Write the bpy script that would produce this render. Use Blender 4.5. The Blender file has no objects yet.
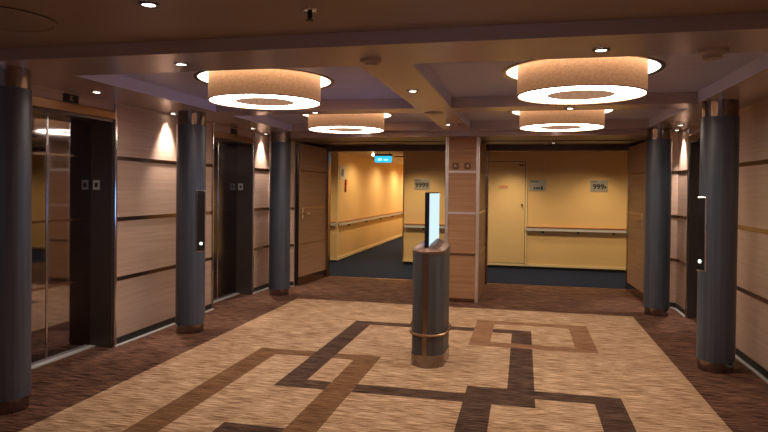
import bpy, bmesh, math
from mathutils import Vector, Matrix
C = bpy.context.scene.collection
PI = math.pi
XL, XR = -3.70, 1.93          # lobby side walls
ZC, ZU, ZF = 2.27, 2.37, 2.345  # lower ceiling, coffer ceiling, foreground ceiling

# ------------------------------------------------------------------ materials
def new_mat(name):
    m = bpy.data.materials.new(name); m.use_nodes = True
    nt = m.node_tree; nt.nodes.clear()
    out = nt.nodes.new('ShaderNodeOutputMaterial')
    b = nt.nodes.new('ShaderNodeBsdfPrincipled')
    nt.links.new(b.outputs[0], out.inputs[0])
    return m, nt, b
def mat(name, col, rough=0.5, metal=0.0, col2=None, scale=(5, 5, 5), detail=4, bump=0.0, emit=None, estr=0, spec=None, aniso=0, lo=.35, hi=.65, nscale=1.0, rvar=0.0):
    m, nt, b = new_mat(name)
    b.inputs['Base Color'].default_value = (*col, 1)
    b.inputs['Roughness'].default_value = rough
    b.inputs['Metallic'].default_value = metal
    if spec is not None: b.inputs['Specular IOR Level'].default_value = spec
    if emit: b.inputs['Emission Color'].default_value = (*emit, 1); b.inputs['Emission Strength'].default_value = estr
    tc = nt.nodes.new('ShaderNodeTexCoord'); mp = nt.nodes.new('ShaderNodeMapping')
    mp.inputs['Scale'].default_value = scale
    nt.links.new(tc.outputs['Object'], mp.inputs[0])
    nz = nt.nodes.new('ShaderNodeTexNoise'); nz.inputs['Scale'].default_value = nscale; nz.inputs['Detail'].default_value = detail
    nt.links.new(mp.outputs[0], nz.inputs['Vector'])
    if col2:
        cr = nt.nodes.new('ShaderNodeValToRGB')
        cr.color_ramp.elements[0].position = lo; cr.color_ramp.elements[1].position = hi
        cr.color_ramp.elements[0].color = (*col, 1); cr.color_ramp.elements[1].color = (*col2, 1)
        nt.links.new(nz.outputs[0], cr.inputs[0]); nt.links.new(cr.outputs[0], b.inputs['Base Color'])
        if emit: nt.links.new(cr.outputs[0], b.inputs['Emission Color'])
    if rvar:
        mr = nt.nodes.new('ShaderNodeMapRange'); mr.inputs[3].default_value = rough - rvar; mr.inputs[4].default_value = rough + rvar
        nt.links.new(nz.outputs[0], mr.inputs[0]); nt.links.new(mr.outputs[0], b.inputs['Roughness'])
    if bump:
        bp = nt.nodes.new('ShaderNodeBump'); bp.inputs['Strength'].default_value = bump; bp.inputs['Distance'].default_value = .01
        nt.links.new(nz.outputs[0], bp.inputs['Height']); nt.links.new(bp.outputs[0], b.inputs['Normal'])
    return m
def emis(name, col, s):
    m = bpy.data.materials.new(name); m.use_nodes = True; nt = m.node_tree; nt.nodes.clear()
    o = nt.nodes.new('ShaderNodeOutputMaterial'); e = nt.nodes.new('ShaderNodeEmission')
    e.inputs[0].default_value = (*col, 1); e.inputs[1].default_value = s; nt.links.new(e.outputs[0], o.inputs[0]); return m

M = {}
M['wood'] = mat('pale_wood', (.46, .315, .235), .36, 0, (.54, .385, .30), (1.5, 1.5, 50), 4, .0)
M['door_wood'] = mat('door_wood', (.36, .20, .12), .4, 0, (.46, .27, .165), (1.2, 1.2, 38), 5, .02)
M['pillar_wood'] = mat('pillar_wood', (.30, .15, .075), .4, 0, (.40, .215, .115), (1.2, 1.2, 38), 5, .02)
M['bronze'] = mat('bronze_trim', (.30, .21, .15), .22, 1.0)
M['gold'] = mat('brass_trim', (.55, .36, .20), .28, 1.0)
M['chrome'] = mat('chrome', (.62, .60, .60), .16, 1.0)
M['copper'] = mat('polished_copper', (.31, .27, .255), .17, 1.0, (.26, .225, .21), (4, 4, 4))
M['steel'] = mat('brushed_steel_door', (.33, .32, .35), .05, 1.0, (.37, .36, .385), (60, 60, 1), 3, 0, lo=.3, hi=.7)
M['satin'] = mat('satin_trim', (.75, .66, .62), .36, .85)
M['cap'] = mat('kiosk_cap', (.22, .135, .105), .42, .7)
M['steel2'] = mat('dark_jamb_metal', (.15, .12, .108), .25, .7)
M['alu'] = mat('aluminium_sill', (.60, .60, .60), .45, .3)
M['black'] = mat('black_plastic', (.008, .008, .009), .3)
M['kick'] = mat('dark_kickboard', (.015, .012, .010), .5)
M['shaft'] = mat('slate_shaft', (.055, .066, .092), .38, .12, (.09, .106, .138), (30, 30, .8), 4, .03)
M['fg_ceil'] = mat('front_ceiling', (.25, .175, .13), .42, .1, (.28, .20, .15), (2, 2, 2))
M['ceil'] = mat('satin_ceiling', (.46, .365, .345), .27, .4, (.49, .39, .37), (2, 2, 2))
M['coffer'] = mat('coffer_panel', (.41, .40, .57), .42, .15, (.47, .46, .64), (.6, 22, 1), 3, .02)  # bluish bounce light mixed into the panel colour
M['coffer_side'] = mat('coffer_side_light_tint', (.56, .57, .78), .5)  # lavender light on the side faces put into the colour
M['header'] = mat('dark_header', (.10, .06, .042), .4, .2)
M['shade'] = mat('fabric_shade', (.50, .245, .115), .8, 0, (.62, .335, .17), (70, 70, 70), 5, .0, emit=(1, .7, .45), estr=.20)
M['inner'] = mat('inner_shade', (.42, .26, .16), .8, 0, (.50, .33, .21), (34, 34, 34), 5, 0, emit=(1, .7, .45), estr=.45)
M['diff'] = emis('lamp_diffuser', (1, .84, .68), 15)
M['halo'] = emis('recess_lit_glow', (1, .84, .66), 3.6)  # lamp light falling on the recess walls, put in as emission
M['spotglow'] = emis('downlight_bulb', (1, .86, .72), 14)
M['screen'] = emis('kiosk_screen', (.66, .86, 1.0), 1.0)
M['screen2'] = emis('kiosk_blue_screen', (.25, .45, 1.0), 6)
M['exit'] = emis('exit_sign_face', (.03, .48, .85), 1.3)
M['exit2'] = emis('exit_sign_pictogram', (.45, .85, 1), 1.6)
M['cream'] = mat('cream_laminate', (.66, .45, .205), .42, 0, (.72, .50, .235), (.8, .8, .8), 2)
M['cream2'] = mat('cream_door', (.70, .50, .25), .42)
M['ivory'] = mat('ivory_trim', (.72, .58, .33), .45)
M['corr_ceil'] = mat('corridor_ceiling', (.55, .42, .25), .5)
M['rail'] = mat('handrail_wood', (.38, .13, .045), .35)
M['plate'] = mat('sign_plate', (.40, .38, .33), .35, .3)
M['kiosk_shell'] = mat('kiosk_shell', (.07, .07, .075), .5, .1, (.11, .11, .12), (30, 30, .8), 4, .03)
M['text'] = mat('sign_letter', (.012, .012, .02), .5)
M['grey'] = mat('grey_print', (.10, .11, .10), .5)
M['red'] = mat('red_print', (.45, .03, .02), .5)
M['white'] = mat('white_paper', (.55, .50, .42), .6)
M['knob'] = mat('amber_knob', (.16, .06, .02), .4)
M['button'] = mat('pale_button', (.45, .30, .2), .4)
M['led'] = emis('panel_led', (.85, 1, .8), 4)
M['plastic'] = mat('beige_plastic', (.36, .28, .23), .5)
M['dark_metal'] = mat('dark_metal', (.05, .04, .035), .3, .8)
def carpet(name, a, b, c):
    m, nt, bs = new_mat(name)
    bs.inputs['Roughness'].default_value = .95; bs.inputs['Specular IOR Level'].default_value = .12
    tc = nt.nodes.new('ShaderNodeTexCoord')
    def nz(scale, detail):
        mp = nt.nodes.new('ShaderNodeMapping'); mp.inputs['Scale'].default_value = scale
        n = nt.nodes.new('ShaderNodeTexNoise'); n.inputs['Scale'].default_value = 1; n.inputs['Detail'].default_value = detail; n.inputs['Roughness'].default_value = .65
        nt.links.new(tc.outputs['Object'], mp.inputs[0]); nt.links.new(mp.outputs[0], n.inputs['Vector']); return n
    n1 = nz((5.5, 120, 1), 3); n2 = nz((2.2, 5, 1), 3)
    cr = nt.nodes.new('ShaderNodeValToRGB'); e = cr.color_ramp.elements
    e[0].position = .42; e[0].color = (*a, 1); e[1].position = .59; e[1].color = (*c, 1)
    k = e.new(.5); k.color = (*b, 1)
    ad = nt.nodes.new('ShaderNodeMath'); ad.operation = 'MULTIPLY_ADD'; ad.inputs[1].default_value = .14; 
    nt.links.new(n2.outputs[0], ad.inputs[0])
    s = nt.nodes.new('ShaderNodeMath'); s.operation = 'MULTIPLY_ADD'; s.inputs[1].default_value = 1.0; s.inputs[2].default_value = -.07
    nt.links.new(n1.outputs[0], s.inputs[0]); nt.links.new(s.outputs[0], ad.inputs[2])
    nt.links.new(ad.outputs[0], cr.inputs[0]); nt.links.new(cr.outputs[0], bs.inputs['Base Color'])
    bp = nt.nodes.new('ShaderNodeBump'); bp.inputs['Strength'].default_value = .35; bp.inputs['Distance'].default_value = .006
    nt.links.new(n1.outputs[0], bp.inputs['Height']); nt.links.new(bp.outputs[0], bs.inputs['Normal'])
    return m
M['c_border'] = carpet('carpet_border', (.030, .013, .009), (.105, .048, .031), (.27, .14, .09))
M['c_field'] = carpet('carpet_field', (.21, .105, .052), (.47, .285, .165), (.74, .53, .36))
M['c_mid'] = carpet('carpet_brown', (.10, .045, .020), (.20, .098, .045), (.31, .17, .085))
M['c_rust'] = carpet('carpet_rust', (.17, .08, .042), (.28, .14, .075), (.40, .22, .125))
M['c_dark'] = carpet('carpet_dark', (.030, .016, .012), (.080, .043, .030), (.17, .10, .07))
M['c_blue'] = carpet('carpet_blue', (.004, .008, .022), (.007, .013, .034), (.012, .021, .052))

# ------------------------------------------------------------------ geometry helpers
class MB:
    def __init__(s): s.bm = bmesh.new()
    def box(s, x0, x1, y0, y1, z0, z1):
        v = [s.bm.verts.new((x, y, z)) for x in (x0, x1) for y in (y0, y1) for z in (z0, z1)]
        for f in ((0, 1, 3, 2), (4, 6, 7, 5), (0, 4, 5, 1), (2, 3, 7, 6), (0, 2, 6, 4), (1, 5, 7, 3)):
            s.bm.faces.new([v[i] for i in f])
        return s
    def prism(s, pts, z0, z1):
        n = len(pts)
        a = [s.bm.verts.new((x, y, z0)) for x, y in pts]; b = [s.bm.verts.new((x, y, z1)) for x, y in pts]
        s.bm.faces.new(a[::-1]); s.bm.faces.new(b)
        for i in range(n): s.bm.faces.new((a[i], a[(i+1) % n], b[(i+1) % n], b[i]))
        return s
    def lathe(s, prof, n=48, cx=0, cy=0, closed=False):
        rings = []
        for r, z in prof:
            if r < 1e-6: rings.append([s.bm.verts.new((cx, cy, z))])
            else: rings.append([s.bm.verts.new((cx + r*math.cos(2*PI*i/n), cy + r*math.sin(2*PI*i/n), z)) for i in range(n)])
        prs = list(zip(rings, rings[1:])) + ([(rings[-1], rings[0])] if closed else [])
        for A, B in prs:
            for i in range(n):
                j = (i+1) % n
                if len(A) == 1 and len(B) == 1: continue
                if len(A) == 1: s.bm.faces.new((A[0], B[i], B[j]))
                elif len(B) == 1: s.bm.faces.new((A[i], A[j], B[0]))
                else: s.bm.faces.new((A[i], A[j], B[j], B[i]))
        return s
    def tube(s, pts, r, n=10, closed=False):
        pts = [Vector(p) for p in pts]; rings = []; N = len(pts)
        for i, p in enumerate(pts):
            if closed: d = pts[(i+1) % N] - pts[i-1]
            else: d = pts[min(i+1, N-1)] - pts[max(i-1, 0)]
            d.normalize(); up = Vector((0, 0, 1)) if abs(d.z) < .9 else Vector((1, 0, 0))
            a = d.cross(up).normalized(); b = a.cross(d)
            rings.append([s.bm.verts.new(p + a*r*math.cos(2*PI*k/n) + b*r*math.sin(2*PI*k/n)) for k in range(n)])
        for i in range(N if closed else N-1):
            A, B = rings[i], rings[(i+1) % N]
            for k in range(n): s.bm.faces.new((A[k], A[(k+1) % n], B[(k+1) % n], B[k]))
        if not closed: s.bm.faces.new(rings[0][::-1]); s.bm.faces.new(rings[-1])
        return s
    def build(s, name, m, parent=None, smooth=False, bevel=0, loc=None):
        bmesh.ops.recalc_face_normals(s.bm, faces=s.bm.faces[:])
        me = bpy.data.meshes.new(name); s.bm.to_mesh(me); s.bm.free()
        if smooth:
            me.shade_smooth()
            try: me.set_sharp_from_angle(angle=math.radians(35))
            except Exception: pass
        me.materials.append(m)
        o = bpy.data.objects.new(name, me); C.objects.link(o)
        if parent: o.parent = parent
        if loc: o.location = loc
        if bevel:
            b = o.modifiers.new('bevel', 'BEVEL'); b.width = bevel; b.segments = 2; b.limit_method = 'ANGLE'
        return o
def struct(name, mb, m, **k):
    o = mb.build(name, m, **k); o['kind'] = 'structure'; return o
def tag(o, label, cat, group=None):
    o['label'] = label; o['category'] = cat
    if group: o['group'] = group
    return o
def thing(name, label, cat, loc=(0, 0, 0), rz=0, group=None):
    o = bpy.data.objects.new(name, None); C.objects.link(o); o.empty_display_size = .1
    o.location = loc; o.rotation_euler = (0, 0, rz)
    return tag(o, label, cat, group)
def copy_tree(o, parent=None):
    c = o.copy(); C.objects.link(c); c.parent = parent
    for ch in list(o.children): copy_tree(ch, c)
    return c
def dup(o, loc, rz, label):
    c = copy_tree(o); c.location = loc; c.rotation_euler = (0, 0, rz); c['label'] = label; return c
def B(*a): return MB().box(*a)
def text_mesh(txt, size, name, m, parent, loc, rot, depth=.002, sx=1.0):
    cu = bpy.data.curves.new(name, 'FONT'); cu.body = txt; cu.size = size; cu.extrude = depth
    cu.align_x = 'CENTER'; cu.align_y = 'CENTER'; cu.offset = size*.02
    t = bpy.data.objects.new(name, cu); C.objects.link(t)
    bpy.context.view_layer.update()
    me = bpy.data.meshes.new_from_object(t.evaluated_get(bpy.context.evaluated_depsgraph_get()))
    bpy.data.objects.remove(t)
    me.materials.clear(); me.materials.append(m)
    o = bpy.data.objects.new(name, me); C.objects.link(o); o.parent = parent; o.location = loc; o.rotation_euler = rot; o.scale = (sx, 1, 1)
    return o

# ------------------------------------------------------------------ floor
def cell(x, y):
    def inr(x0, x1, y0, y1): return x0 < x < x1 and y0 < y < y1
    def outline(X0, X1, Y0, Y1, x0, x1, y0, y1): return inr(X0, X1, Y0, Y1) and not inr(x0, x1, y0, y1)
    if not inr(-2.97, 1.30, -1.2, 7.82): return 0
    if outline(-.5, .7, 5.94, 7.12, -.3, .5, 6.11, 6.95): return 3
    Bf = outline(-1.83, .1, 4.33, 6.70, -1.63, -.1, 4.52, 6.53)
    if Bf and x < -1.62 : return 4
    if outline(-2.37, -1.22, 2.0, 5.32, -2.16, -1.43, 2.2, 5.15): return 2
    if Bf: return 4
    if outline(-.4, .71, 2.4, 4.70, -.2, .51, 2.6, 4.52): return 4
    if outline(-1.84, -.8, 1.2, 3.57, -1.64, -1.0, 1.4, 3.40): return 4
    return 1
def make_floor():
    xs = sorted({-3.93, -2.97, 1.30, 2.16, -.5, .7, -.3, .5, -1.83, .1, -1.63, -.1, -2.37, -1.22, -2.16, -1.43, -.4, .71, -.2, .51, -1.84, -.8, -1.64, -1.0})
    ys = sorted({-2.0, -1.2, 7.82, 9.9, 5.94, 7.12, 6.11, 6.95, 4.33, 6.70, 4.52, 6.53, 2.0, 5.32, 2.2, 5.15, 2.4, 4.70, 2.6, 1.2, 3.57, 1.4, 3.40})
    bm = bmesh.new(); g = [[bm.verts.new((x, y, 0)) for y in ys] for x in xs]
    for i in range(len(xs)-1):
        for j in range(len(ys)-1):
            f = bm.faces.new((g[i][j], g[i+1][j], g[i+1][j+1], g[i][j+1]))
            f.material_index = cell((xs[i]+xs[i+1])/2, (ys[j]+ys[j+1])/2)
    me = bpy.data.meshes.new('floor'); bm.to_mesh(me); bm.free()
    for k in ('c_border', 'c_field', 'c_mid', 'c_rust', 'c_dark'): me.materials.append(M[k])
    o = bpy.data.objects.new('floor', me); C.objects.link(o); o['kind'] = 'structure'
make_floor()
struct('floor', MB().box(-9, 7, 9.9, 12.1, -.02, 0).box(-3.7, -2.33, 12.1, 26, -.02, 0), M['c_blue'])
struct('trim_1', B(-3.25, 1.57, 9.885, 9.92, 0, .008), M['gold'])

# ------------------------------------------------------------------ ceilings
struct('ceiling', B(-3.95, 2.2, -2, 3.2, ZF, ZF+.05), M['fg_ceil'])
def lower():
    xs = [-3.95, -3.10, -1.01, -.68, 1.46, 2.2]; ys = [3.2, 3.72, 5.77, 6.10, 7.88, 8.15]
    mb = MB()
    for i in range(5):
        for j in range(5):
            if i in (1, 3) and j in (1, 3): continue
            mb.box(xs[i], xs[i+1], ys[j], ys[j+1], ZC, ZC+.1)
    bmesh.ops.remove_doubles(mb.bm, verts=mb.bm.verts[:], dist=1e-5)
    # drop the inner walls between neighbouring boxes
    seen = {}
    for f in list(mb.bm.faces): seen.setdefault(frozenset(f.verts), []).append(f)
    dead = [f for fs in seen.values() if len(fs) > 1 for f in fs]
    bmesh.ops.delete(mb.bm, geom=dead, context='FACES')
    o = struct('ceiling', mb, M['ceil'])
    return xs, ys
cx_, cy_ = lower()
LX = {1: -2.055, 3: .39}; LY = {1: 4.64, 3: 6.97}; HR = .53
def coffer_ceiling(x0, x1, y0, y1, cx, cy):
    # flat panel with a round hole for the lamp recess
    mb = MB(); n = 96; rings = [[], [], [], []]
    for k in range(n):
        a = 2*PI*(k+.5)/n; c, s_ = math.cos(a), math.sin(a)
        t = min(((x1 if c > 0 else x0)-cx)/c if abs(c) > 1e-6 else 9, ((y1 if s_ > 0 else y0)-cy)/s_ if abs(s_) > 1e-6 else 9)
        for rr, z, g in ((t, ZU, 0), (HR, ZU, 1), (HR, ZU+.02, 2), (t, ZU+.02, 3)):
            rings[g].append(mb.bm.verts.new((cx+c*rr, cy+s_*rr, z)))
    cor = [[mb.bm.verts.new((x, y, z)) for x, y in ((x1, y1), (x0, y1), (x0, y0), (x1, y0))] for z in (ZU, ZU+.02)]
    for g in range(4):
        A, Bq = rings[g], rings[(g+1) % 4]
        for k in range(n): mb.bm.faces.new((A[k], A[(k+1) % n], Bq[(k+1) % n], Bq[k]))
    for g, cc in ((0, cor[0]), (3, cor[1])):
        A = rings[g]
        for k in range(n):
            p, q = A[k].co, A[(k+1) % n].co
            if abs(p.x-q.x) > 1e-5 and abs(p.y-q.y) > 1e-5:
                v = min(cc, key=lambda v: (v.co-p).length+(v.co-q).length); mb.bm.faces.new((A[k], A[(k+1) % n], v))
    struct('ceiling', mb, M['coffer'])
for i in (1, 3):
    for j in (1, 3):
        x0, x1, y0, y1 = cx_[i], cx_[i+1], cy_[j], cy_[j+1]
        coffer_ceiling(x0, x1, y0, y1, LX[i], LY[j])
        # thin sheets on the coffer sides, coloured like the bluish light there
        t = .006
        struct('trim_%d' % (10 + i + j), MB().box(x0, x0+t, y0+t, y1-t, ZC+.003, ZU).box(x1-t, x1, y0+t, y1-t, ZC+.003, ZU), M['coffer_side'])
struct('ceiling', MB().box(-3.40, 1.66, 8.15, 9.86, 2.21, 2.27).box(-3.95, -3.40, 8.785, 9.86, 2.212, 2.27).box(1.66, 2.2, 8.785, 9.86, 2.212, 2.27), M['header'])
struct('ceiling', MB().box(-3.95, -3.401, 8.15, 8.78, ZC, ZC+.1).box(1.661, 2.2, 8.15, 8.78, ZC, ZC+.1), M['ceil'])
struct('trim_2', MB().box(-3.40, 1.66, 8.13, 8.15, 2.205, 2.268).box(-3.42, -3.40, 8.13, 8.78, 2.205, 2.268).box(1.66, 1.68, 8.13, 8.78, 2.205, 2.268), M['ceil'])
struct('trim_3', B(-3.3, 1.6, 8.95, 8.99, 2.195, 2.21), M['bronze'])
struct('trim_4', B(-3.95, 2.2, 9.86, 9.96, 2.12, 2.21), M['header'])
struct('ceiling', MB().box(-9, 7, 9.96, 12.1, 2.24, 2.3).box(-3.7, -2.33, 12.1, 26, 2.24, 2.3), M['corr_ceil'])

# ------------------------------------------------------------------ side walls
tn = [20]
def strip(x, sgn, y0, y1):
    # sgn +1: wall faces +x
    a = lambda d: (min(x, x+sgn*d), max(x, x+sgn*d))
    for z in (.63, 1.19, 1.76):
        x0, x1 = a(.006)
        struct('trim_%d' % tn[0], B(x0, x1, y0, y1, z-.022, z+.016), M['bronze']); tn[0] += 1
    x0, x1 = a(.004)
    struct('trim_%d' % tn[0], B(x0, x1, y0, y1, 0.012, .075), M['kick']); tn[0] += 1
    x0, x1 = a(.032)
    nm = 'baseboard_left' if sgn > 0 else 'baseboard_right'
    struct(nm, B(x0, x1, y0, y1, 0.001, .012), M['alu'])
def side(sgn, x, segs, tops, name):
    back = x - sgn*.24
    for y0, y1 in segs:
        struct(name, B(min(x, back), max(x, back), y0, y1, 0, ZC), M['wood']); strip(x, sgn, y0, y1)
    for y0, y1 in tops:
        struct(name, B(min(x, back), max(x, back), y0, y1, 2.11, ZC), M['wood'])
EL1, EL2, HW = 4.41, 7.38, .56
side(1, XL, [(3.2, EL1-HW), (EL1+HW, EL2-HW), (EL2+HW, 8.5)], [(EL1-HW, EL1+HW), (EL2-HW, EL2+HW)], 'wall_left')
side(-1, XR, [(3.2, EL2-HW), (EL2+HW, 8.5)], [(EL2-HW, EL2+HW)], 'wall_right')
struct('wall_left', B(XL-.24, XL, -2, 3.2, 0, ZF), M['wood']); strip(XL, 1, -2, 3.2)
struct('wall_right', B(XR, XR+.24, -2, 3.2, 0, ZF), M['wood']); strip(XR, -1, -2, 3.2)
struct('wall_back', B(-3.95, 2.2, -2.1, -2, 0, ZF), M['wood'])
# angled return next to the fire doors and bay side walls
for sg, x, xi, nm in ((1, XL, -3.40, 'wall_left'), (-1, XR, 1.66, 'wall_right')):
    struct(nm, MB().prism([(x, 8.5), (xi, 8.78), (xi, 9.86), (x-sg*.24, 9.86), (x-sg*.24, 8.5)], 0, 2.21), M['wood'])
    mbs = {z: MB() for z in (.63, 1.19, 1.76)}
    struct(nm, MB().prism([(x, 8.5), (xi, 8.78), (x-sg*.24, 8.78), (x-sg*.24, 8.5)], 2.21, ZC), M['wood'])
    d = Vector((xi-x, .28, 0)).normalized(); n = Vector((d.y, -d.x, 0)) * sg
    def st(z0, z1, t, m, nm2):
        a = Vector((x, 8.5, 0)) + n*.0; b = Vector((xi, 8.78, 0))
        p = [a, b, b+n*t, a+n*t]
        struct(nm2, MB().prism([(q.x, q.y) for q in p], z0, z1), m)
    for z in (.63, 1.19, 1.76): st(z-.022, z+.016, .006, M['bronze'], 'trim_%d' % tn[0]); tn[0] += 1
    st(.012, .075, .004, M['kick'], 'trim_%d' % tn[0]); tn[0] += 1
    st(.001, .012, .03, M['alu'], 'baseboard_left' if sg > 0 else 'baseboard_right')

# central pillar between the two fire-door openings
PX0, PX1, PY0 = -1.01, -.585, 8.18
struct('wall_centre', B(PX0, PX1, PY0, 9.86, 0, 2.205), M['pillar_wood'])
for z, mm in ((.64, 'bronze'), (1.19, 'satin'), (1.74, 'satin')):
    struct('trim_%d' % tn[0], B(PX0+.03, PX1-.03, PY0-.008, PY0, z-.015, z+.013), M[mm]); tn[0] += 1
    for xa, xb in ((PX0-.006, PX0), (PX1, PX1+.006)):
        struct('trim_%d' % tn[0], B(xa, xb, PY0+.07, 9.86, z-.013, z+.011), M['bronze']); tn[0] += 1
for xa, xb in ((PX0-.014, PX0+.03), (PX1-.03, PX1+.014)):
    struct('trim_%d' % tn[0], B(xa, xb, PY0-.014, PY0+.06, 0, 2.204), M['satin'], bevel=.008); tn[0] += 1
struct('trim_%d' % tn[0], B(PX0+.03, PX1-.03, PY0-.01, PY0, 0, .05), M['bronze']); tn[0] += 1
# opening jambs at the corridor line
struct('wall_left', B(-3.94, -3.225, 9.86, 9.96, 0, 2.12), M['wood'])
struct('wall_right', B(1.56, 2.17, 9.86, 9.96, 0, 2.12), M['wood'])
for xa, xb in ((-3.225, -3.205), (1.54, 1.56)):
    struct('trim_%d' % tn[0], B(xa, xb, 9.84, 9.97, 0, 2.12), M['bronze']); tn[0] += 1
for xa, xb in ((PX0-.035, PX0+.0), (PX1, PX1+.035)):
    struct('trim_%d' % tn[0], B(xa, xb, 9.862, 9.97, 0, 2.12), M['bronze']); tn[0] += 1

# ------------------------------------------------------------------ corridor
struct('wall_far', B(-2.33, 7, 12.0, 12.1, .06, 2.24), M['cream'])
struct('wall_far', B(-9, -3.88, 12.0, 12.1, 0, 2.24), M['cream'])
struct('wall_far', B(-3.88, -3.70, 11.98, 26, .06, 2.24), M['cream'])
struct('wall_far', B(-2.33, -2.25, 12.1, 26, .06, 2.24), M['cream'])
struct('wall_far', B(-3.9, -2.2, 26, 26.1, 0, 2.24), M['cream'])
struct('wall_far', B(-9.1, -9, 9.9, 12.1, 0, 2.24), M['cream'])
struct('wall_far', B(7, 7.1, 9.9, 12.1, 0, 2.24), M['cream'])
struct('wall_near', MB().box(-9, -3.94, 9.9, 9.98, 0, 2.24).box(2.17, 7, 9.9, 9.98, 0, 2.24), M['cream'])
struct('wall_near', MB().box(-3.94, -3.24, 9.961, 9.975, 0, 2.12), M['cream'])
struct('baseboard_far', MB().box(-2.34, 7, 11.985, 12.0, .055, .10).box(-2.345, -2.33, 11.985, 26, .055, .10), M['ivory'])
struct('baseboard_far', MB().box(-2.32, 7, 12.005, 12.09, 0, .059), M['kick'])
struct('baseboard_left', MB().box(-3.70, -3.685, 11.965, 26, .03, .085).box(-3.90, -3.70, 11.965, 11.98, .03, .085), M['ivory'])
struct('baseboard_left', MB().box(-3.88, -3.705, 11.985, 26, 0, .059), M['kick'])
struct('trim_5', B(-2.345, -2.325, 11.985, 12.005, .1, 2.24), M['gold'])
struct('trim_6', B(-3.712, -3.69, 11.965, 11.985, .085, 2.24), M['ivory'])

def handrail(label, pts, brks, nrm):
    t = thing('handrail', label, 'handrail', (pts[0][0], pts[0][1], 0))
    o = Vector((pts[0][0], pts[0][1], 0)); P = [Vector(p)-o for p in pts]; d = (P[-1]-P[0]).normalized(); n = Vector(nrm)
    # flat timber cap and round metal bar below
    def bar(off0, off1, z0, z1, name, m):
        a, b = P[0], P[-1]; q = [a+n*off0, b+n*off0, b+n*off1, a+n*off1]
        return MB().prism([(v.x, v.y) for v in q], z0, z1).build(name, m, t, bevel=.004)
    bar(.012, .075, .798, .815, 'timber_cap', M['rail'])
    bar(.022, .066, .735, .795, 'metal_rail', M['alu'])
    for k in range(brks):
        c = P[0] + (P[-1]-P[0])*((k+.5)/brks)
        a, b = c-d*.02, c+d*.02
        q = [a, b, b+n*.05, a+n*.05]
        MB().prism([(v.x, v.y) for v in q], .70, .734).build('bracket', M['dark_metal'], t)
    return t
handrail('long wood-capped metal handrail on the cream wall right of the cream door', [(.05, 12, 0), (1.95, 12, 0)], 3, (0, -1, 0))
handrail('short wood-capped handrail behind the lit kiosk screen, under the black lettered sign', [(-2.30, 12, 0), (-.78, 12, 0)], 2, (0, -1, 0))
handrail('handrail running down the left corridor wall under the red call point', [(-3.70, 12.0, 0), (-3.70, 25.5, 0)], 9, (1, 0, 0))
handrail('stub of handrail on the narrow cream wall face at the corridor corner', [(-4.6, 11.98, 0), (-3.72, 11.98, 0)], 2, (0, -1, 0))

# cream door in the corridor wall
d = struct('door_1', B(-.66, .025, 11.982, 11.999, .108, 2.045), M['cream2'])
struct('trim_7', MB().box(-.70, -.67, 11.972, 11.999, .10, 2.085).box(.035, .065, 11.972, 11.999, .10, 2.085).box(-.70, .065, 11.972, 11.999, 2.055, 2.085), M['ivory'])
MB().lathe([(0, 0), (.018, 0), (.018, .02), (.012, .045), (0, .05)], 20).build('door_knob', M['dark_metal'], d).matrix_local = Matrix.Translation((-.03, 11.982, 1.23)) @ Matrix.Rotation(PI/2, 4, 'X')
B(-.09, .01, 11.975, 11.982, 1.97, 1.995).build('door_closer', M['dark_metal'], d)
struct('trim_8', B(-.672, .037, 11.992, 11.9995, .10, 2.058), M['kick'])  # dark sheet standing in for the shade in the gap round the door
s = thing('door_sign', 'small red lettered sign at eye height on the cream corridor door', 'sign', (-.38, 11.98, 1.565))
B(-.10, .10, -.006, 0, -.035, .035).build('plate', M['cream2'], s)
text_mesh('CREW', .06, 'lettering', M['red'], s, (0, -.008, 0), (PI/2, 0, 0), sx=1.0)

def wall_sign(label, x, kind, w=.31):
    s = thing('wall_sign', label, 'sign', (x, 11.998, 1.60))
    B(-w/2, w/2, -.008, 0, -.105, .105).build('plate', M['plate'], s, bevel=.002)
    if kind == 'pict':
        mb = MB()
        for cx in (-.055, -.012, .028):
            mb.box(cx-.016, cx+.016, -.011, -.008, -.075, -.035)
        mb.box(.06, .10, -.011, -.008, -.085, -.03).box(.07, .09, -.011, -.008, -.03, -.01)
        mb.build('pictogram', M['text'], s)
        B(-.13, .02, -.011, -.008, .06, .075).build('caption', M['grey'], s)
    else:
        text_mesh(kind[0], .135, 'lettering', M['text'], s, (-.01 if kind[1] else 0, -.01, -.02), (PI/2, 0, 0), sx=1.0)
        B(-.14, -.03, -.011, -.008, .07, .083).build('caption', M['grey'], s)
        if kind[1]:
            mb = MB(); mb.prism([(0, -.035), (.04, 0), (0, .035)], 0, .003)
            a = mb.build('arrow', M['text'], s); a.location = (.095, -.008, -.025); a.rotation_euler = (PI/2, 0, 0)
wall_sign('grey sign with bold black lettering above the handrail beside the lit kiosk screen', -1.965, ('9999', False))
wall_sign('grey sign with small black pictograms just right of the cream door', .255, 'pict')
wall_sign('grey sign with black numbers and an arrow, rightmost on the cream wall', 1.365, ('999', True))
# items on left corridor wall
n = thing('notice_board', 'white notice with a round grey dial on the left corridor wall', 'notice', (-3.70, 12.28, 1.83))
B(0, .008, -.20, .24, -.16, .14).build('sheet', M['white'], n)
MB().lathe([(0, .008), (.085, .008), (.085, .014), (0, .014)], 28).build('dial', M['grey'], n).matrix_local = Matrix.Rotation(PI/2, 4, 'Y') @ Matrix.Translation((0, 0, 0))
n = thing('fire_call_point', 'small red call point with a hanging hammer under the round-dial notice', 'call point', (-3.70, 12.52, 1.62))
B(0, .03, -.05, .05, -.05, .07).build('housing', M['red'], n, bevel=.004)
B(0, .03, -.05, -.015, -.2, -.05).build('hammer', M['red'], n)
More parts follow.
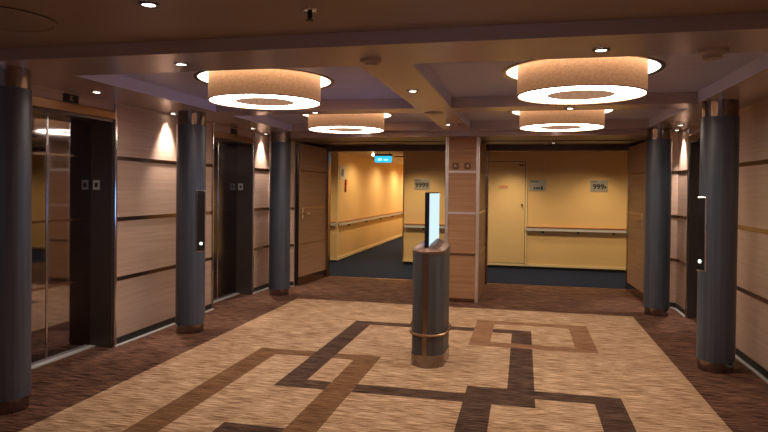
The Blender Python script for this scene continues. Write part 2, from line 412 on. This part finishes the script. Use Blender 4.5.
# exit sign
ex = thing('exit_sign', 'glowing blue exit sign hanging from the corridor ceiling', 'sign', (-2.76, 12.0, 2.12))
MB().prism([(-.17, -.05), (.17, -.05), (.17, .05), (-.17, .05)], -.09, .035).build('light_box', M['exit'], ex, bevel=.02)
B(-.175, .185, -.055, .055, .04, .075).build('housing', M['dark_metal'], ex, bevel=.004)
for hx in (-.13, .12): B(hx, hx+.01, -.01, .01, .075, .12).build('hanger', M['dark_metal'], ex)
MB().box(-.10, -.02, -.054, -.050, -.055, -.01).box(.02, .11, -.054, -.050, -.05, -.025).build('pictogram', M['exit2'], ex)
MB().lathe([(0, -.03), (.02, -.022), (.03, 0), (.02, .022), (0, .03)], 16).build('lamp', M['spotglow'], ex, loc=(-.2, -.03, .065))
B(.24, .42, -.02, .02, .02, .035).build('side_arrow', M['dark_metal'], ex)

# ------------------------------------------------------------------ fire doors held open
def fire_door(label, loc, ang, flip):
    t = thing('fire_door', label, 'door', loc, ang)
    L = 1.04; s = flip      # door runs along +y, face towards s*x
    B(-.05 if s > 0 else 0, 0 if s > 0 else .05, 0, L, .015, 2.17).build('leaf', M['door_wood'], t)
    f = lambda a, b: (min(s*a, s*b), max(s*a, s*b))
    for z in (.63, 1.19, 1.76):
        x0, x1 = f(0, .004); B(x0, x1, .06, L-.02, z-.008, z+.008).build('trim_strip', M['gold'] if z == 1.19 else M['bronze'], t)
    x0, x1 = f(-.05, .004); B(x0, x1, -.018, 0, .015, 2.17).build('edge_strip', M['black'], t)
    x0, x1 = f(0, .003); B(x0, x1, .0, L, .02, .13).build('kick_plate', M['bronze'], t)
    x0, x1 = f(0, .012); B(x0, x1, .09, .14, 1.02, 1.20).build('lock_plate', M['chrome'], t, bevel=.003)
    h = MB().tube([(s*.012, .115, 1.1), (s*.055, .115, 1.1), (s*.06, .13, 1.1), (s*.06, .24, 1.095)], .011)
    h.build('handle', M['gold'], t, smooth=True)
    return t
fire_door('open wood fire door at the left opening, beside the left corridor', (-3.345, 8.83, 0), math.atan2(-(-3.235+3.345), 1.04), 1)
fire_door('open wood fire door folded back at the far right opening', (1.60, 8.83, 0), math.atan2((1.60-1.545), 1.04), -1)

# two switches on the pillar
for x, l in ((-.90, 'left'), (-.74, 'right')):
    t = thing('key_switch', l + ' one of the two small amber square switches high on the central wood pillar', 'switch', (x+.01, PY0, 1.815))
    B(-.042, .042, -.014, 0, -.042, .042).build('plate', M['knob'], t, bevel=.006)
    MB().lathe([(0, .028), (.016, .026), (.02, .014), (.02, .012)], 20).build('button', M['button'], t, smooth=True).rotation_euler = (PI/2, 0, 0)

# ------------------------------------------------------------------ columns
def column(label, x, y):
    t = thing('column', label, 'column', (x, y, 0))
    r = .147
    MB().lathe([(0, .09), (r, .09), (r, 2.135), (0, 2.135)], 64).build('shaft', M['shaft'], t, smooth=True)
    MB().lathe([(0, 0), (r-.011, 0), (r-.011, .09), (0, .09)], 64).build('base_collar', M['copper'], t, smooth=True)
    MB().lathe([(0, 2.135), (r-.006, 2.135), (r-.006, ZC), (0, ZC)], 64).build('top_collar', M['copper'], t, smooth=True)
    return t
c0 = column('dark slate column cut off by the left edge of the picture, nearest on the left', -3.36, 3.42)
for l, x, y in (('dark slate column between the two left elevators, with the black call panel', -3.358, 5.74),
                ('farthest dark slate column on the left, beside the open fire door', -3.33, 8.05),
                ('thick dark slate column nearest on the right, with a slim call panel', 1.607, 5.68),
                ('farthest dark slate column on the right, beside the right opening', 1.605, 8.05)):
    dup(c0, (x, y, 0), 0, l)
def call_panel(label, x, y, s):
    a = math.radians(-22 if s > 0 else -158)
    t = thing('call_panel', label, 'call panel', (x+.14*math.cos(a), y+.14*math.sin(a), 0), a)
    B(-.01, .018, -.052, .052, .835, 1.465).build('housing', M['chrome'], t, bevel=.006)
    B(.018, .022, -.045, .045, .85, 1.45).build('black_glass', M['black'], t)
    MB().lathe([(0, 0), (.014, 0), (.014, .006), (0, .006)], 20).build('lit_button', M['led'], t).matrix_local = Matrix.Translation((.022, -.0, .92)) @ Matrix.Rotation(PI/2, 4, 'Y')
    B(.022, .024, -.03, .03, 1.1, 1.3).build('display', M['dark_metal'], t)
call_panel('black elevator call panel with a lit button on the column between the left elevators', -3.358, 5.74, 1)
call_panel('slim elevator call panel with a lit button on the nearest right column', 1.607, 5.68, -1)

# ------------------------------------------------------------------ elevators
def elevator(label, loc, rz):
    t = thing('elevator', label, 'elevator', loc, rz)   # local: wall face x=0, lobby at +x
    D = .225
    for ya, yb in ((-HW+.01, -.0015), (.0015, HW-.01)):
        l = B(-D-.03, -D, ya, yb, .012, 2.11).build('door_leaf', M['steel'], t)
        for z in (.63, 1.19, 1.76): B(-D, -D+.003, ya+(.012 if ya > 0 else 0), yb-(.012 if ya < 0 else 0), z-.009, z+.012).build('trim_band', M['bronze'], l)
        e = .006 if ya > 0 else -.006
        MB().tube([(-D, e, .014), (-D, e, 2.084)], .006, 12).build('meeting_edge', M['chrome'], l, smooth=True)
    B(-D, 0.0, -HW, -HW+.022, 0.0, 2.11).build('jamb', M['steel2'], t)
    B(-D, 0.0, HW-.022, HW, 0.0, 2.11).build('jamb', M['steel2'], t)
    B(-D, .0, -HW, HW, 2.085, 2.11).build('soffit', M['steel2'], t)
    B(0, .02, -HW-.02, HW+.01, 2.11, 2.185).build('header', M['gold'], t, bevel=.008)
    B(0, .022, HW-.005, HW+.028, 0.0, 2.26).build('frame_edge', M['chrome'], t, bevel=.007)
    B(0, .022, -HW-.028, -HW+.005, 0.0, 2.26).build('frame_edge', M['chrome'], t, bevel=.007)
    B(-D, -.17, -HW+.022, HW-.022, 0.001, .012).build('sill', M['alu'], t)
    # lantern plate on each jamb
    for s in (-1, 1):
        y = s*(HW-.022)
        p = B(-.20, -.13, min(y, y-s*.004), max(y, y-s*.004), 1.46, 1.55).build('jamb_plate', M['alu'], t)
        B(-.18, -.15, min(y-s*.004, y-s*.006), max(y-s*.004, y-s*.006), 1.485, 1.525).build('plate_mark', M['black'], p)
    return t
e0 = elevator('nearest left elevator with mirror-like steel doors, beside the cut-off column', (XL, EL1, 0), 0)
dup(e0, (XL, EL2, 0), 0, 'second left elevator with dark brushed doors, between two slate columns')
dup(e0, (XR, EL2, 0), PI, 'right-hand elevator mostly hidden behind the nearest right column')
M['steel_b'] = mat('dark_brushed_steel', (.15, .15, .165), .17, 1.0, (.22, .215, .23), (70, 70, 1), 3, 0, lo=.3, hi=.7)
for e in [o for o in C.objects if o.name.startswith('elevator.')]:
    for ch in e.children:
        if ch.name.startswith('door_leaf'):
            ch.data = ch.data.copy(); ch.data.materials[0] = M['steel_b']
def esign(label, y, txt):
    t = thing('elevator_sign', label, 'sign', (XL, y, 2.222))
    B(0, .012, -.085, .085, -.034, .034).build('plate', M['black'], t)
    if txt: text_mesh(txt, .06, 'letter', M['plate'], t, (.0125, 0, 0), (PI/2, 0, PI/2), depth=.001)
esign('small black plate lettered K above the nearest left elevator', EL1, 'K')
esign('small black plate above the second left elevator', EL2-.02, None)

# ------------------------------------------------------------------ drum lamps
def drum(label, x, y):
    t = thing('drum_lamp', label, 'lamp', (x, y, ZU))
    zb, zt, R, r, H = 2.19-ZU, .095, .447, .235, .10
    MB().lathe([(R, zb), (R, zt), (R-.008, zt), (R-.008, zb)], 96, closed=True).build('shade', M['shade'], t, smooth=True)
    MB().lathe([(r, zb+.003), (r, zt), (r-.006, zt), (r-.006, zb+.003)], 64, closed=True).build('inner_shade', M['inner'], t, smooth=True)
    MB().lathe([(R-.009, zb+.004), (r+.001, zb+.004), (r+.001, zb+.010), (R-.009, zb+.010)], 96, closed=True).build('diffuser', M['diff'], t)
    MB().lathe([(R+.002, zb-.002), (R+.002, zb+.004), (R-.008, zb+.004), (R-.008, zb-.002)], 96, closed=True).build('rim', M['bronze'], t)
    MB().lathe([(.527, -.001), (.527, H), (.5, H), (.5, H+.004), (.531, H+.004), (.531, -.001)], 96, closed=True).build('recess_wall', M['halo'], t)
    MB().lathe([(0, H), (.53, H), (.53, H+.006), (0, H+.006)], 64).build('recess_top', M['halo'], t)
    MB().lathe([(0, .09), (r-.007, .09), (r-.007, .094), (0, .094)], 64).build('canopy', M['inner'], t)
    MB().lathe([(.56, -.001), (.557, -.006), (.53, -.006), (.527, -.001)], 96, closed=True).build('trim_ring', M['bronze'], t, smooth=True)
    return t
l0 = drum('drum lamp nearest on the left, with a fabric shade and glowing ring', -2.055, 4.64)
dup(l0, (.39, 4.64, ZU), 0, 'drum lamp nearest on the right, largest fabric shade with glowing ring')
dup(l0, (-2.055, 6.97, ZU), 0, 'far left drum lamp in front of the left opening')
dup(l0, (.39, 6.97, ZU), 0, 'far right drum lamp in front of the right opening')

# ------------------------------------------------------------------ downlights
def dl_parts(t, R=.045):
    MB().lathe([(R, -.001), (R+.004, -.007), (R*.72, -.007), (R*.68, -.001)], 32, closed=True).build('bezel', M['dark_metal'], t, smooth=True)
    MB().lathe([(0, -.005), (R*.67, -.003), (R*.67, -.001), (0, -.001)], 28).build('bulb', M['spotglow'], t)
dl0 = None
def downlight(label, x, y, z=ZC, power=14, angle=80, blend=.9, col=(1, .84, .68), tilt=None):
    global dl0
    if dl0 is None:
        dl0 = thing('downlight', label, 'downlight', (x, y, z)); dl_parts(dl0)
    else: dup(dl0, (x, y, z), 0, label)
    if power:
        L = bpy.data.lights.new('spot', 'SPOT'); L.energy = power; L.spot_size = math.radians(angle); L.spot_blend = blend
        L.color = col; L.shadow_soft_size = .03
        o = bpy.data.objects.new('spot_light', L); C.objects.link(o); o.location = (x, y, z-.02)
        if tilt:
            v = Vector(tilt) - o.location; o.rotation_euler = v.to_track_quat('-Z', 'Y').to_euler()
W = (1, .80, .60)
downlight('downlight in front of the ceiling step, at the upper left of the picture', -1.71, 2.54, ZF, 14)
downlight('small downlight over the nearest left elevator', -3.44, 4.40, ZC, 9)
downlight('small downlight just before the nearest left drum lamp', -2.11, 3.48, ZC, 12)
downlight('small downlight just before the nearest right drum lamp', .40, 3.52, ZC, 12)
downlight('nearer downlight on the central ceiling strip between the big lamps', -.86, 4.74, ZC, 14)
downlight('farther downlight on the central ceiling strip, before the pillar', -.88, 7.24, ZC, 12)
downlight('small downlight over the second left elevator', -3.46, 7.42, ZC, 9)
downlight('small downlight over the right elevator, beside the far right column', 1.74, 7.6, ZC, 9)
downlight('downlight on the cross strip just above the far left drum lamp', -2.08, 5.93, ZC, 12)
downlight('downlight on the cross strip just above the far right drum lamp', .41, 5.95, ZC, 12)
downlight('tiny downlight under the far left drum lamp, by the left opening', -2.11, 8.03, ZC, 12)
downlight('tiny downlight under the far right drum lamp, by the right opening', .40, 8.03, ZC, 12)
downlight('tiny downlight in the dark header of the left opening', -2.2, 9.40, 2.21, 38)
downlight('tiny downlight in the dark header of the right opening', .42, 9.40, 2.21, 38)
S = (1, .84, .74)
downlight('wall-washing downlight left of the column between the left elevators', -3.62, 5.82, ZC, 110, 70, .8, S, (-3.66, 5.80, 1.2))
downlight('wall-washing downlight between the second left elevator and the farthest left column', -3.625, 8.22, ZC, 110, 70, .8, S, (-3.66, 8.22, 1.2))
downlight('wall-washing downlight beside the farthest right column', 1.85, 8.25, ZC, 110, 70, .8, S, (1.89, 8.25, 1.2))
# lights that the picture does not show as fittings: corridor and front-hall ceiling lights
def spot(x, y, z, e, ang=110, col=(1, .76, .44), bl=1.0):
    L = bpy.data.lights.new('spot', 'SPOT'); L.energy = e; L.spot_size = math.radians(ang); L.spot_blend = bl; L.color = col; L.shadow_soft_size = .06
    o = bpy.data.objects.new('spot_light', L); C.objects.link(o); o.location = (x, y, z)
for x in (-4.6, -3.0, -1.75, -.35, .95, 2.4, 3.8): spot(x, 11.0, 2.22, 70, 150)
for x in (-2.0, -.22, 1.35): spot(x, 11.5, 2.22, 42, 105, (1, .76, .44), .9)
for y, e in ((13.0, 60), (15.4, 75), (17.6, 120), (19.4, 120), (22.0, 100)): spot(-2.95, y, 2.22, e*1.15, 165, (1, .76, .44), .6)
for x, y in ((.6, 1.6), (-.9, .2), (.4, .2), (-2.4, .4)): spot(x, y, 2.3, 40, 130, (1, .76, .5))
# cool fill light added behind the camera, no known source there
L = bpy.data.lights.new('added_fill', 'AREA'); L.shape = 'RECTANGLE'; L.size = 3.5; L.size_y = 1.2; L.energy = 7; L.color = (.6, .68, 1)
o = bpy.data.objects.new('cool_fill_light', L); C.objects.link(o); o.location = (-.9, -1.9, 1.2); o.rotation_euler = (math.radians(95), 0, PI)
o.rotation_euler = Vector((0, 1, .12)).to_track_quat('-Z', 'Y').to_euler()

# ------------------------------------------------------------------ ceiling fittings
def disc(name, label, cat, x, y, z, prof, m):
    o = MB().lathe(prof, 40).build(name, m, smooth=True); o.location = (x, y, z); return tag(o, label, cat)
disc('smoke_detector', 'flat round smoke detector on the ceiling strip left of centre', 'detector', -.90, 3.56, ZC, [(0, -.032), (.03, -.032), (.036, -.02), (.06, -.016), (.066, 0), (0, 0)], M['plastic'])
disc('smoke_detector', 'large cone-shaped smoke detector above the right side of the nearest right drum lamp', 'detector', .98, 3.62, ZC, [(0, -.05), (.045, -.05), (.052, -.03), (.075, -.018), (.08, 0), (0, 0)], M['plastic'])
disc('ceiling_speaker', 'round mesh speaker on the central ceiling strip between its two downlights', 'speaker', -.89, 6.1, ZC, [(0, -.012), (.085, -.012), (.095, 0), (0, 0)], M['plastic'])
o = MB().lathe([(.27, -.001), (.275, -.008), (.245, -.008), (.24, -.001)], 64, closed=True).build('access_ring', M['fg_ceil'], smooth=True); o.location = (-2.62, 2.62, ZF)
tag(o, 'large faint round ring in the ceiling at the upper left corner', 'ceiling ring')
t = thing('sprinkler', 'metal fire sprinkler hanging from the front ceiling', 'sprinkler', (-1.0, 2.76, ZF))
MB().lathe([(0, -.001), (.04, -.001), (.036, -.010), (.014, -.014), (0, -.014)], 28).build('escutcheon', M['chrome'], t, smooth=True)
MB().lathe([(0, -.014), (.012, -.014), (.012, -.04), (.005, -.043), (.005, -.05), (0, -.05)], 20).build('body', M['dark_metal'], t, smooth=True)
MB().lathe([(0, -.05), (.02, -.05), (.022, -.054), (0, -.056)], 24).build('deflector', M['dark_metal'], t)

# ------------------------------------------------------------------ kiosk
def stadium(hl, r, n=14, y0=0):
    pts = []
    for i in range(n+1):
        a = PI*i/n; pts.append((r*math.cos(a), hl + r*math.sin(a)))
    for i in range(n+1):
        a = PI + PI*i/n; pts.append((r*math.cos(a), -hl + r*math.sin(a)))
    return pts
K = thing('information_kiosk', 'slate and copper information kiosk standing on the patterned carpet', 'kiosk', (-.778, 5.32, 0), math.radians(-3))
def half(s, r, hl, gap, zt, name, m):
    # one D-shaped shell of the body, flat side facing the centre slot
    st_ = [p for p in stadium(hl, r)]
    pts = [(x, y) for x, y in st_ if s*x >= gap-1e-6]
    pts.sort(key=lambda p: math.atan2(p[1], s*p[0]))
    pts = [(s*gap, -math.sqrt(max(r*r-gap*gap, 0))-hl)] + pts + [(s*gap, math.sqrt(max(r*r-gap*gap, 0))+hl)]
    mb = MB(); n = len(pts)
    a = [mb.bm.verts.new((x, y, .105)) for x, y in pts]
    b = [mb.bm.verts.new((x, y, zt)) for x, y in pts]
    mb.bm.faces.new(a[::-1]); mb.bm.faces.new(b)
    for i in range(n): mb.bm.faces.new((a[i], a[(i+1) % n], b[(i+1) % n], b[i]))
    return mb.build(name, m, K, smooth=True)
KR, KH = .138, .115
half(1, KR, KH, .016, .955, 'shell', M['kiosk_shell']); half(-1, KR, KH, .016, .955, 'shell', M['kiosk_shell'])
B(-.022, .022, -KH-KR-.006, KH+KR+.006, .105, .955).build('spine', M['bronze'], K, bevel=.004)
MB().prism(stadium(KH, KR+.006), 0, .105).build('plinth', M['copper'], K, smooth=True)
# domed copper top rising to a ridge
mb = MB(); N = None; rings = []
for k, (sc, z) in enumerate(((1.03, .955), (1.03, .975), (.9, .998), (.6, 1.022), (.25, 1.034))):
    P = stadium(KH, KR)
    rings.append([mb.bm.verts.new((x*sc, y*(.5+.5*sc), z + .12*(y+KH+KR)*.5*(1 if k else 0))) for x, y in P])
mb.bm.faces.new(rings[0][::-1]); mb.bm.faces.new(rings[-1])
for A, Bq in zip(rings, rings[1:]):
    for i in range(len(A)): mb.bm.faces.new((A[i], A[(i+1) % len(A)], Bq[(i+1) % len(A)], Bq[i]))
mb.build('cap', M['cap'], K, smooth=True)
scr = B(-.018, .018, -.225, .235, 1.0, 1.475).build('display', M['black'], K, bevel=.003)
B(.018, .020, -.205, .228, 1.015, 1.465).build('screen', M['screen'], scr)
B(-.020, -.018, -.205, .228, 1.015, 1.465).build('screen', M['screen2'], scr)
P = stadium(KH, KR+.012, 18)
MB().tube([(x, y, .275) for x, y in P], .010, 10, closed=True).build('belt_rail', M['gold'], K, smooth=True)
for a in range(8):
    x, y = stadium(KH, KR, 3)[a]; x2, y2 = stadium(KH, KR+.012, 3)[a]
    MB().tube([(x, y, .275), (x2, y2, .275)], .008, 8).build('rail_stud', M['gold'], K)
for s in (-1, 1):
    MB().tube([(s*(KR+.012), -.02, .275), (s*(KR+.04), 0, .285), (s*(KR+.04), .01, .33), (s*(KR+.02), .02, .345), (s*(KR-.003), .02, .345)], .007, 8).build('hook', M['gold'], K, smooth=True)

GROUPS = {'column': 'slate columns along the lobby', 'elevator': 'elevators in the side walls', 'drum_lamp': 'drum lamps in the ceiling coffers',
          'downlight': 'small ceiling downlights', 'handrail': 'corridor handrails', 'wall_sign': 'grey signs on the cream corridor wall', 'fire_door': 'open wood fire doors',
          'key_switch': 'amber switches on the central pillar', 'call_panel': 'elevator call panels on columns', 'elevator_sign': 'black plates above the elevators', 'smoke_detector': 'smoke detectors on the ceiling'}
for o in C.objects:
    if o.parent is None and o.name.split('.')[0] in GROUPS: o['group'] = GROUPS[o.name.split('.')[0]]

# ------------------------------------------------------------------ world and camera
w = bpy.data.worlds.new('world'); bpy.context.scene.world = w; w.use_nodes = True
w.node_tree.nodes['Background'].inputs[0].default_value = (.5, .45, .5, 1); w.node_tree.nodes['Background'].inputs[1].default_value = .03
yaw, pit, rol = math.radians(-12.84), math.radians(-.804), math.radians(.662)
f = Vector((math.sin(yaw)*math.cos(pit), math.cos(yaw)*math.cos(pit), math.sin(pit)))
r = Vector((math.cos(yaw), -math.sin(yaw), 0)); u = r.cross(f)
r2 = math.cos(rol)*r + math.sin(rol)*u; u2 = -math.sin(rol)*r + math.cos(rol)*u
cam = bpy.data.cameras.new('camera'); co = bpy.data.objects.new('camera', cam); C.objects.link(co)
m = Matrix((r2, u2, -f)).transposed().to_4x4(); m.translation = (0, 0, 1.5); co.matrix_world = m
cam.sensor_width = 36; cam.lens = 612.4/768*36; cam.shift_y = -(216-197.43)/768; cam.clip_start = .05
bpy.context.scene.camera = co
vs = bpy.context.scene.view_settings
vs.view_transform = 'Standard'; vs.look = 'None'; vs.exposure = 0.12; vs.gamma = 1; vs.use_curve_mapping = False
